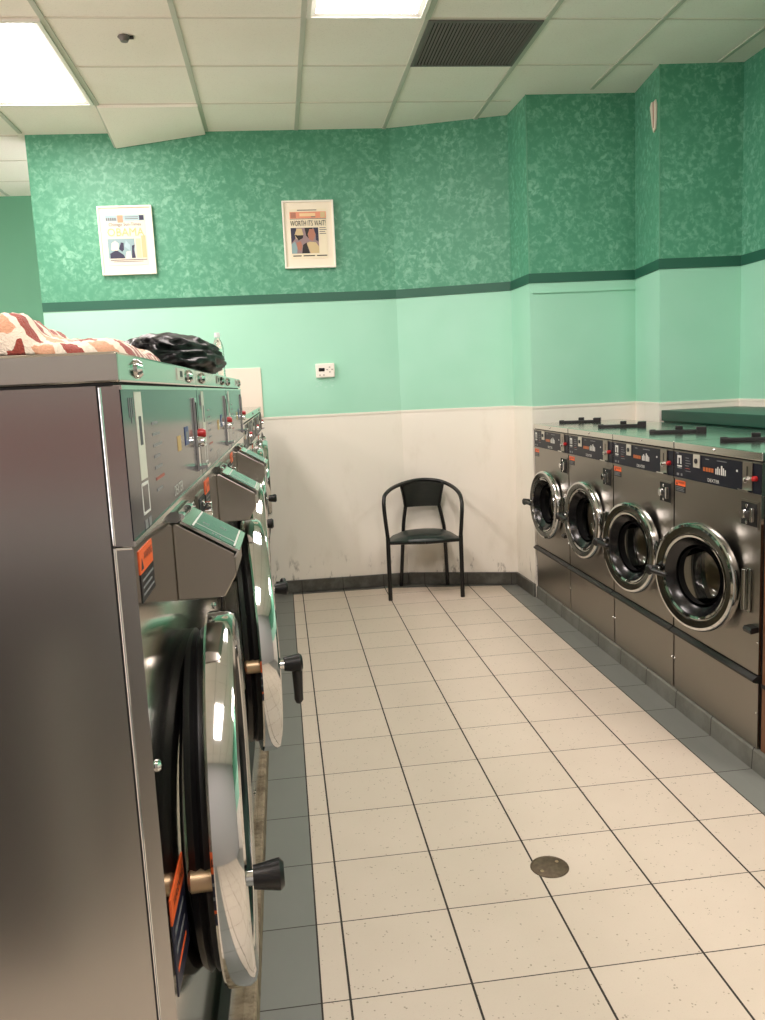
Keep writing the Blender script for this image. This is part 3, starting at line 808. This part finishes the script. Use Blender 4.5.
    for i in range(3): k.box(0.001, 0.0017, y0 + .008, y1 - .008 - .012 * (i % 2), a0 + (mz - a0) * (.2 + .25 * i), a0 + (mz - a0) * (.2 + .25 * i) + .0025, 'print_grey')
    k.build('warning_label', root, smooth=0)
    # black lock box of the coin vault
    vy, vz = S['vault']
    k = MB(); k.box(0.0, 0.003, vy - .058, vy + .058, vz - .050, vz + .050, 'steel_front'); k.box(0.003, 0.005, vy - .050, vy + .050, vz - .042, vz + .042, 'gap_black')
    vt = k.build('coin_vault', root, smooth=0)
    k = MB()
    k.cyl((.004, vy - .012, vz), (.026, vy - .012, vz), .017, .016, 'chrome', 24); k.box(.004, .016, vy - .004, vy + .038, vz - .020, vz + .012, 'black_plastic')
    k.box(.005, .020, vy + .030, vy + .042, vz - .024, vz + .026, 'chrome'); k.cyl((.004, vy - .010, vz + .030), (.010, vy - .010, vz + .030), .007, .007, 'chrome', 14); k.cyl((.004, vy - .010, vz - .032), (.010, vy - .010, vz - .032), .007, .007, 'chrome', 14)
    k.build('lock', vt, bevel=0.001)
    if not tall:
        # soap dispenser lever lying on the top, and little drain latch
        k = MB(); k.M = Matrix.Translation((-0.125, -0.185, H)) @ Matrix.Rotation(math.radians(154), 4, 'Z')
        k.box(0.0, 0.22, -.022, .022, 0.0, .016, 'black_plastic'); k.box(0.0, 0.03, -.016, .016, 0.0, .020, 'black_plastic'); k.box(0.215, 0.262, -.030, .030, 0.0, .030, 'black_plastic'); k.box(0.12, 0.155, .006, .038, 0.0, .034, 'black_plastic')
        k.build('dispenser_lever', root, bevel=0.003)
        k = MB(); k.prism([(0.0, .448), (.03, .444), (.034, .455), (.028, .466), (0.0, .468)], 'y', hw - .055, hw - .006, 'black_plastic'); k.build('latch', root, smooth=0)
        screw_bm(hw - .010, .41, 0.0, .005).build('screw', root)
    if tall:
        # soap hopper with printed lid
        k = MB(); s0, s1 = -.078, .078
        prof = [(0.0, 1.076), (0.0, 1.196), (.006, 1.198), (.092, 1.146), (.092, 1.112), (.072, 1.078)]
        k.prism([(x_, z_) for x_, z_ in prof], 'y', s0, s1, 'soap_steel')
        hop = k.build('soap_hopper', root, bevel=0.002, smooth=0)
        k = MB(); A_ = Vector((.012, 0, 1.1995)); B_ = Vector((.098, 0, 1.1475)); d_ = (B_ - A_).normalized(); n_ = Vector((-d_.z, 0, d_.x)) * (1 if d_.x > 0 else -1)
        k.M = Matrix(((d_.x, 0, n_.x, A_.x), (0, 1, 0, 0), (d_.z, 0, n_.z, A_.z), (0, 0, 0, 1)))
        L_ = (B_ - A_).length
        k.box(0, L_, s0 - .003, s1 + .003, 0.0, .004, 'steel_polished'); k.box(L_ - .003, L_, s0 - .003, s1 + .003, -.010, .0, 'steel_polished')
        k.box(.016, L_ - .008, s0 + .004, s1 - .004, .004, .0046, 'lid_film')
        for q in ((.017, .020, s0 + .005, s1 - .005), (L_ - .012, L_ - .009, s0 + .005, s1 - .005), (.02, L_ - .012, s0 + .0365, s0 + .038) ): k.box(q[0], q[1], q[2], q[3], .0045, .0050, 'print_white')
        for i in range(2):
            for j in range(3): k.box(.03 + .028 * i + .004 * j, .032 + .028 * i + .004 * j, s0 + .062 + .028 * i, s0 + .075 + .028 * i, .0045, .0049, 'print_grey')
        for j in range(3): k.box(.05 + j * .006, .053 + j * .006, s0 + .016, s0 + .024, .0045, .0049, 'print_grey')
        k.build('hopper_lid', hop, smooth=0)
        k = MB()
        for y in (-.05, .05): k.cyl((.012, y - .012, 1.207), (.012, y + .012, 1.207), .005, .005, 'chrome', 12); k.box(.0, .012, y - .012, y + .012, 1.204, 1.212, 'chrome')
        k.box(.0, .010, -.07, .07, 1.199, 1.216, 'chrome_dark'); k.build('lid_hinge', hop, smooth=0)
        # notice on the near side of the door
        y0 = -hw + .022; t3 = face_text(0.0019); k = MB()
        k.box(0.0, .0012, y0, y0 + .115, .722, .758, 'label_orange'); k.box(0.0, .0012, y0, y0 + .115, .622, .722, 'label_navy')
        k.text('WARNING', .02, t3(y0 + .062, .740), 'label_black', width=.085)
        for i in range(3): k.box(.001, .0017, y0 + .012, y0 + .09, .70 - i * .026, .706 - i * .026, 'print_grey' if i != 2 else 'label_orange')
        k.build('notice_label', root, smooth=0)
        screw_bm(-hw + .024, .940, 0.0, .008).build('screw', root)
        k = MB(); k.box(.002, .0035, hw - .290, hw - .195, capz + .012, capz + .033, 'label_pale'); k.box(.0035, .0042, hw - .255, hw - .225, capz + .018, capz + .028, 'label_black'); k.build('rating_plate', root, smooth=0)
    return root

base_small = dict(W=.665, H=1.105, D=.60, R=.218, th=.036, zc=.60, hoff=.001, panel=(.951, 1.066), trim=.283, gin=.030, cap=1.070, cap_bolts=[(0.0, 1.090)],
                  front_mat='steel_front', side_mat='steel_side', top_mat='steel_top', kick_mat='steel_front', kick_screw=.14, vault=(.665 / 2 - .075, .876), tall=False, lever=0.05)
# right-hand row: nearest first
ZB = 0.085
right = [(15.8, .593, 'right-row front-load washer nearest the viewer, its round door swung open the widest'),
         (10.6, .584, 'right-row front-load washer second from the viewer, round door ajar'),
         (5.6, .611, 'right-row front-load washer second from the back wall'),
         (5.7, .606, 'right-row front-load washer at the far end, touching the white wall corner')]
for i, (ang, zc, lab) in enumerate(right):
    S = dict(base_small); S['open'] = math.radians(ang); S['zc'] = zc
    yb = -0.333 + (i + .5) * .6685
    make_washer(S, 'front_load_washer', (1.594, yb, ZB), PI, lab, 'front-load washers along the right wall')

# left-hand row: front plane slightly turned
def xf(y, off=0.0): return -0.0776 - 0.193 + 0.0125 * (y + 3.067) + off
RZ = -0.0125
ZL = 0.09
tall = dict(W=.787, H=1.447, D=.78, R=.304, th=.048, zc=.725, hoff=.012, panel=(1.225, 1.407), trim=.355, cap=1.409, cap_bolts=[(-.275, 1.430), (.275, 1.430)],
            front_mat='steel_polished', side_mat='steel_side', top_mat='steel_polished', kick_mat='steel_polished', kick_screw=.12, vault=(.787 / 2 - .08, 1.15), tall=True, inset=.020)
left = [(3.0, .722, .64, .098, 'big tall front-load washer nearest the viewer, with a patterned towel on top'),
        (6.8, .762, PI / 2, .098, 'big tall front-load washer in the middle of the left row, door lever hanging down'),
        (3.4, .758, -.35, .05, 'big tall front-load washer third in the left row, beside the shorter washers')]
for i, (ang, zc, lev, ll, lab) in enumerate(left):
    S = dict(tall); S['open'] = math.radians(ang); S['zc'] = zc; S['lever'] = lev; S['lever_len'] = ll
    yb = -2.083 + (i + .5) * .787
    make_washer(S, 'tall_front_load_washer', (xf(yb), yb, ZL), RZ, lab, 'tall front-load washers in the left row')
for i, lab in enumerate(('short washer just beyond the tall washers in the left row', 'short washer in the middle of the three short ones in the left row',
                         'last short washer of the left row, next to the back wall')):
    S = dict(base_small); S['open'] = math.radians(2.0); S['W'] = .855; S['R'] = .25; S['vault'] = (.855 / 2 - .075, .876); S['front_mat'] = 'steel_polished'; S['top_mat'] = 'steel_polished'; S['handle'] = i < 2; S['lever_len'] = .05; S['zc'] = .645
    yb = .285 + (i + .5) * .860
    make_washer(S, 'front_load_washer', (xf(yb, -.016), yb, ZL + .19), RZ, lab, 'short front-load washers in the left row')
# raised base for the short ones
b = MB(); b.prism([(-1.0, .29), (xf(.29, -.02), .29), (xf(2.86, -.02), 2.86), (-1.0, 2.86)], 'z', .0905, ZL + .1895, 'grimy_curb'); struct(b.build('trim_7', smooth=0))

# brown filler and dark-green counter on the right
b = MB(); b.box(1.600, 2.2, -.42, -.3425, .086, .93, 'brown_laminate'); b.box(1.596, 1.600, -.42, -.3425, .33, .345, 'gap_black')
o = b.build('end_panel', smooth=0, bevel=.002); tag(o, 'brown wood-look end panel beside the nearest right-row washer', 'panel')
r = empty('counter', (2.48, .3, 0)); tag(r, 'dark green counter along the right wall behind the washers', 'counter')
b = MB(); b.box(-.24, .255, -2.6, 1.525, 1.193, 1.258, 'dark_green'); b.build('counter_top', r, bevel=.004, smooth=0)
b = MB(); b.box(-.225, .25, -2.6, 1.52, 0.0, 1.192, 'dark_green'); b.build('counter_body', r, smooth=0)

# unseen table added to put a dark reflection in the near washer's steel side
r = empty('added_table', (-1.5, -3.6, 0)); tag(r, 'unseen dark table added for its reflection in the steel side of the near washer', 'table')
b = MB(); b.box(-.9, .78, -.42, .42, 0.0, .90, 'cabinet_dark'); b.build('table_body', r, bevel=.004, smooth=0)
b = MB(); b.box(-.92, .80, -.45, .45, .90, .94, 'cabinet_dark'); b.build('table_top', r, bevel=.004, smooth=0)
b = MB(); b.box(.78, .80, .36, .43, 0.0, .895, 'fixture_white'); b.build('streak_strip', r, smooth=0)  # white strip added for the bright streak reflected in the steel

# ------------------------------------------------------------------ chair
r = empty('armchair', (.86, 2.73, 0)); tag(r, 'black metal armchair with dark vinyl seat against the cream wall', 'chair')
def cp(pts): return [(x - .86, y - 2.73, z) for x, y, z in pts]
hoop = [(.6045, 2.562, .44), (.592, 2.56, .58), (.5875, 2.562, .656), (.590, 2.572, .703), (.603, 2.60, .740), (.657, 2.68, .769), (.735, 2.77, .786), (.835, 2.845, .798), (.925, 2.865, .800),
        (1.012, 2.845, .791), (1.067, 2.80, .775), (1.106, 2.71, .752), (1.127, 2.61, .720), (1.1285, 2.545, .679), (1.125, 2.52, .626), (1.117, 2.512, .54), (1.108, 2.51, .44)]
b = MB(); b.tube(cp(spline(hoop, 6)), .0138, 'chair_black', 12); b.build('arm_hoop', r)
for pts in ([(.6045, 2.562, .44), (.6035, 2.56, .2), (.603, 2.56, 0.0)], [(1.108, 2.51, .44), (1.1075, 2.51, .2), (1.107, 2.51, 0.0)]):
    b = MB(); b.tube(cp(spline(pts, 4)), .0150, 'chair_black', 12); b.build('leg', r)
for pts in ([(.782, 2.872, .61), (.766, 2.885, .50), (.760, 2.893, .42), (.748, 2.93, .2), (.738, 2.965, 0.0)], [(1.025, 2.845, .61), (1.048, 2.85, .50), (1.060, 2.855, .42), (1.070, 2.875, .2), (1.077, 2.888, 0.0)]):
    b = MB(); b.tube(cp(spline(pts, 5)), .0135, 'chair_black', 12); b.build('leg', r)
# backrest: tapering curved panel hung under the hoop
b = MB(); nn = 14; mm = 8; vs = []
for t in (0, 1):
    for i in range(mm + 1):
        v_ = i / mm
        for j in range(nn + 1):
            u = j / nn
            xt, xb = .745 + u * .303, .783 + u * .240
            x = xt + (xb - xt) * v_
            ytop = 2.80 + .055 * math.sin(PI * u) - .006 * u; ybot = 2.876 - .027 * u + .018 * math.sin(PI * u)
            ztop = .782 - .008 * u + .014 * math.sin(PI * u)
            vs.append((x, ytop + (ybot - ytop) * v_ - t * .012, ztop + (.606 - ztop) * v_))
NN = (mm + 1) * (nn + 1); fs = []
for i in range(mm):
    for j in range(nn):
        a = i * (nn + 1) + j; q = (a, a + 1, a + nn + 2, a + nn + 1); fs += [q, tuple(NN + k for k in q[::-1])]
rim = [j for j in range(nn + 1)] + [i * (nn + 1) + nn for i in range(1, mm + 1)] + [mm * (nn + 1) + j for j in range(nn - 1, -1, -1)] + [i * (nn + 1) for i in range(mm - 1, 0, -1)]
for k in range(len(rim)): a, c = rim[k], rim[(k + 1) % len(rim)]; fs.append((a, c, NN + c, NN + a))
b.add(cp(vs), fs, 'woven_black_vinyl'); b.build('backrest', r)
for pts in ([(.745, 2.793, .784), (.766, 2.835, .70), (.782, 2.872, .61)], [(1.048, 2.796, .776), (1.036, 2.82, .70), (1.025, 2.845, .61)]):
    b = MB(); b.tube(cp(spline(pts, 4)), .0125, 'chair_black', 10); b.build('back_post', r)
# seat: crowned cushion on a rail
b = MB(); n1, n2 = 18, 14; vs = []
def seat_pt(u, v, top):
    q_ = 1 - math.sqrt(max(0.0, 1 - min(1.0, v) ** 2.4)); xl, xr = .612 + .135 * q_ + .03 * v, 1.100 - .035 * q_
    y = 2.545 - .05 * u + v * (.335 + .02 * u) - .03 * math.sin(PI * u) * (1 - v)
    ed = max(0.0, min(1.0, 6 * min(u, 1 - u, v + .02, 1.02 - v)))
    crown = .036 * (math.sin(PI * min(1, max(0, u))) ** .5) * (.55 + .45 * math.sin(PI * (0.15 + .7 * v)))
    return (xl + (xr - xl) * u, y, (.420 + crown * math.sin(ed * PI / 2)) if top else .412)
for top in (1, 0):
    for i in range(n2 + 1):
        for j in range(n1 + 1): vs.append(seat_pt(j / n1, i / n2, top))
NN = (n1 + 1) * (n2 + 1); fs = []
for i in range(n2):
    for j in range(n1):
        a = i * (n1 + 1) + j; q = (a, a + 1, a + n1 + 2, a + n1 + 1); fs += [q, tuple(NN + k for k in q[::-1])]
rim = [j for j in range(n1 + 1)] + [i * (n1 + 1) + n1 for i in range(1, n2 + 1)] + [n2 * (n1 + 1) + j for j in range(n1 - 1, -1, -1)] + [i * (n1 + 1) for i in range(n2 - 1, 0, -1)]
for k in range(len(rim)): a, c = rim[k], rim[(k + 1) % len(rim)]; fs.append((a, NN + a, NN + c, c))
b.add(cp(vs), fs, 'seat_vinyl'); b.build('seat', r, smooth=60)
b = MB()
rail = [(.6045, 2.562, .408), (.855, 2.512, .404), (1.108, 2.51, .408), (1.060, 2.855, .412), (.760, 2.893, .412), (.6045, 2.562, .408)]
for i in range(5): b.cyl(cp([rail[i]])[0], cp([rail[i + 1]])[0], .0125, .0125, 'chair_black', 10)
b.build('seat_rail', r)

# ------------------------------------------------------------------ things on top of the left row
ZT = ZL + 1.447 + .001
# towel: long folded strip with a bunched mound at its left end
b = MB(); nu, nv = 90, 44; vs = []; uvs = []
random.seed(5)
def towel_h(u, v):
    # u along +x (left to right), v away from the viewer
    strip = .024
    t_ = max(0.0, min(1.0, (.765 - u) / .07)); mound = .033 * (t_ * t_ * (3 - 2 * t_)) * (.86 + .14 * math.sin(u * 23 + v * 3))
    mound -= .012 * math.exp(-((u - .60 - .1 * v) / .025) ** 2)
    h = strip + mound * (1.0 - .25 * v)
    h += .006 * noise.noise(Vector((u * 9, v * 5, 2.0))) + .003 * noise.noise(Vector((u * 26, v * 16, 5.0)))
    e = min(1.0, 5.5 * min(v + .0, 1 - v), 9.0 * (1 - u))
    return max(.003, h * math.sqrt(max(0.0, 1 - (1 - max(0, e)) ** 2)))
for top in (1, 0):
    for i in range(nv + 1):
        v = i / nv
        for j in range(nu + 1):
            u = j / nu
            x = -.62 + u * .355 - .012 * v
            y = -2.055 + .02 * math.sin(u * 7) * .4 + v * (.20 + .30 * max(0, (u - .55) / .45) ** 1.2) + .13 * max(0, (u - .6) / .4) ** 2 * (1 - v)
            z = ZT + (towel_h(u, v) if top else .0005)
            if top:
                z += random.uniform(-.0012, .0012); x += random.uniform(-.001, .001); y += random.uniform(-.001, .001)
            vs.append((x, y, z)); uvs.append((u * 12.5 + v * 8.0, v * 8.0 - u * 2.2 + .45))
NN = (nu + 1) * (nv + 1); fs = []
for i in range(nv):
    for j in range(nu):
        a = i * (nu + 1) + j; q = (a, a + 1, a + nu + 2, a + nu + 1); fs += [q, tuple(NN + k for k in q[::-1])]
rim = [j for j in range(nu + 1)] + [i * (nu + 1) + nu for i in range(1, nv + 1)] + [nv * (nu + 1) + j for j in range(nu - 1, -1, -1)] + [i * (nu + 1) for i in range(nv - 1, 0, -1)]
for k in range(len(rim)): a, c = rim[k], rim[(k + 1) % len(rim)]; fs.append((a, NN + a, NN + c, c))
b.add(vs, fs, 'terry_cloth'); b.uv = uvs
o = b.build('towel', smooth=180); tag(o, 'fluffy towel in white, brick red and orange on the near tall washer', 'towel')

# black plastic bag, crumpled
bm = bmesh.new(); bmesh.ops.create_icosphere(bm, subdivisions=5, radius=1.0)
for v in bm.verts:
    p = v.co.copy()
    rid = 1 - abs(noise.noise(p * 1.7 + Vector((3, 1, 7)))); rid2 = abs(noise.noise(Vector((p.x * 2.2, p.y * 3.4, p.z * 5)) + Vector((1, 9, 2))))
    s_ = .84 + .20 * rid - .20 * rid2 - .03 * abs(noise.noise(p * 9))
    q = p * s_
    x = q.x * .125 * (1.0 - .12 * p.y); y = q.y * .40; z = q.z * .060 * (1.0 - .22 * p.y) + .034
    z += .010 * math.exp(-((p.y + .1) / .5) ** 2) * max(0, p.z)
    v.co = (x, y, max(z, .002))
me = bpy.data.meshes.new('garbage_bag'); bm.to_mesh(me); bm.free(); me.materials.append(MATS['black_plastic_film'])
me.polygons.foreach_set('use_smooth', [True] * len(me.polygons))
o = bpy.data.objects.new('garbage_bag', me); C.objects.link(o); o.location = (-.338, -.85, ZT - .002); o.rotation_euler.z = -.06
tag(o, 'crumpled black plastic bag lying on the tall washers behind the towel', 'plastic bag')

# little clear water bottle
r = empty('water_bottle', (-.287, .06, ZT - .001)); tag(r, 'clear plastic water bottle standing behind the black bag', 'bottle')
b = MB()
prof = [(0.0, .001), (.018, .0), (.0205, .004)] + [(.0215 - .0012 * (i % 2), .012 + i * .009) for i in range(10)] + [(.0205, .108), (.018, .122), (.012, .138), (.0085, .144), (.0085, .153)]
b.lathe(prof, 'water_plastic', axis='z', n=32); b.build('bottle_body', r)
b = MB(); b.lathe([(.0, .168), (.0095, .167), (.0102, .165), (.0102, .150), (.0, .150)], 'cap_white', axis='z', n=24); b.build('bottle_cap', r)

# ------------------------------------------------------------------ world, camera, colour
w = bpy.data.worlds.new('world'); SC.world = w; w.use_nodes = True
w.node_tree.nodes['Background'].inputs['Color'].default_value = (1.0, 0.92, 0.94, 1); w.node_tree.nodes['Background'].inputs['Strength'].default_value = 3.0

yaw, pitch, roll = 0.115676711, 0.147319644, -0.048212241
cy_, sy_ = math.cos(yaw), math.sin(yaw); cp_, sp_ = math.cos(pitch), math.sin(pitch)
f = Vector((sy_ * cp_, cy_ * cp_, -sp_)); rt = Vector((cy_, -sy_, 0)); up = rt.cross(f)
c_, s_ = math.cos(roll), math.sin(roll)
R_, U_ = rt * c_ + up * s_, -rt * s_ + up * c_
cam = bpy.data.cameras.new('camera'); co = bpy.data.objects.new('camera', cam); C.objects.link(co)
co.matrix_world = Matrix(((R_.x, U_.x, -f.x, -0.0776023), (R_.y, U_.y, -f.y, -3.0670002), (R_.z, U_.z, -f.z, 1.4832290), (0, 0, 0, 1)))
cam.sensor_fit = 'VERTICAL'; cam.sensor_height = 36.0; cam.sensor_width = 27.0; cam.lens = 832.052 / 1020 * 36.0
cam.clip_start = 0.02; cam.clip_end = 50
SC.camera = co

SC.view_settings.view_transform = 'Standard'; SC.view_settings.look = 'None'
SC.view_settings.exposure = 0.62; SC.view_settings.gamma = 1.0; SC.view_settings.use_curve_mapping = False
SC.cycles.use_denoising = True
SC.cycles.max_bounces = 10; SC.cycles.diffuse_bounces = 5; SC.cycles.glossy_bounces = 6; SC.cycles.transmission_bounces = 8
SC.cycles.sample_clamp_indirect = 6.0
SC.cycles.caustics_reflective = False; SC.cycles.caustics_refractive = False
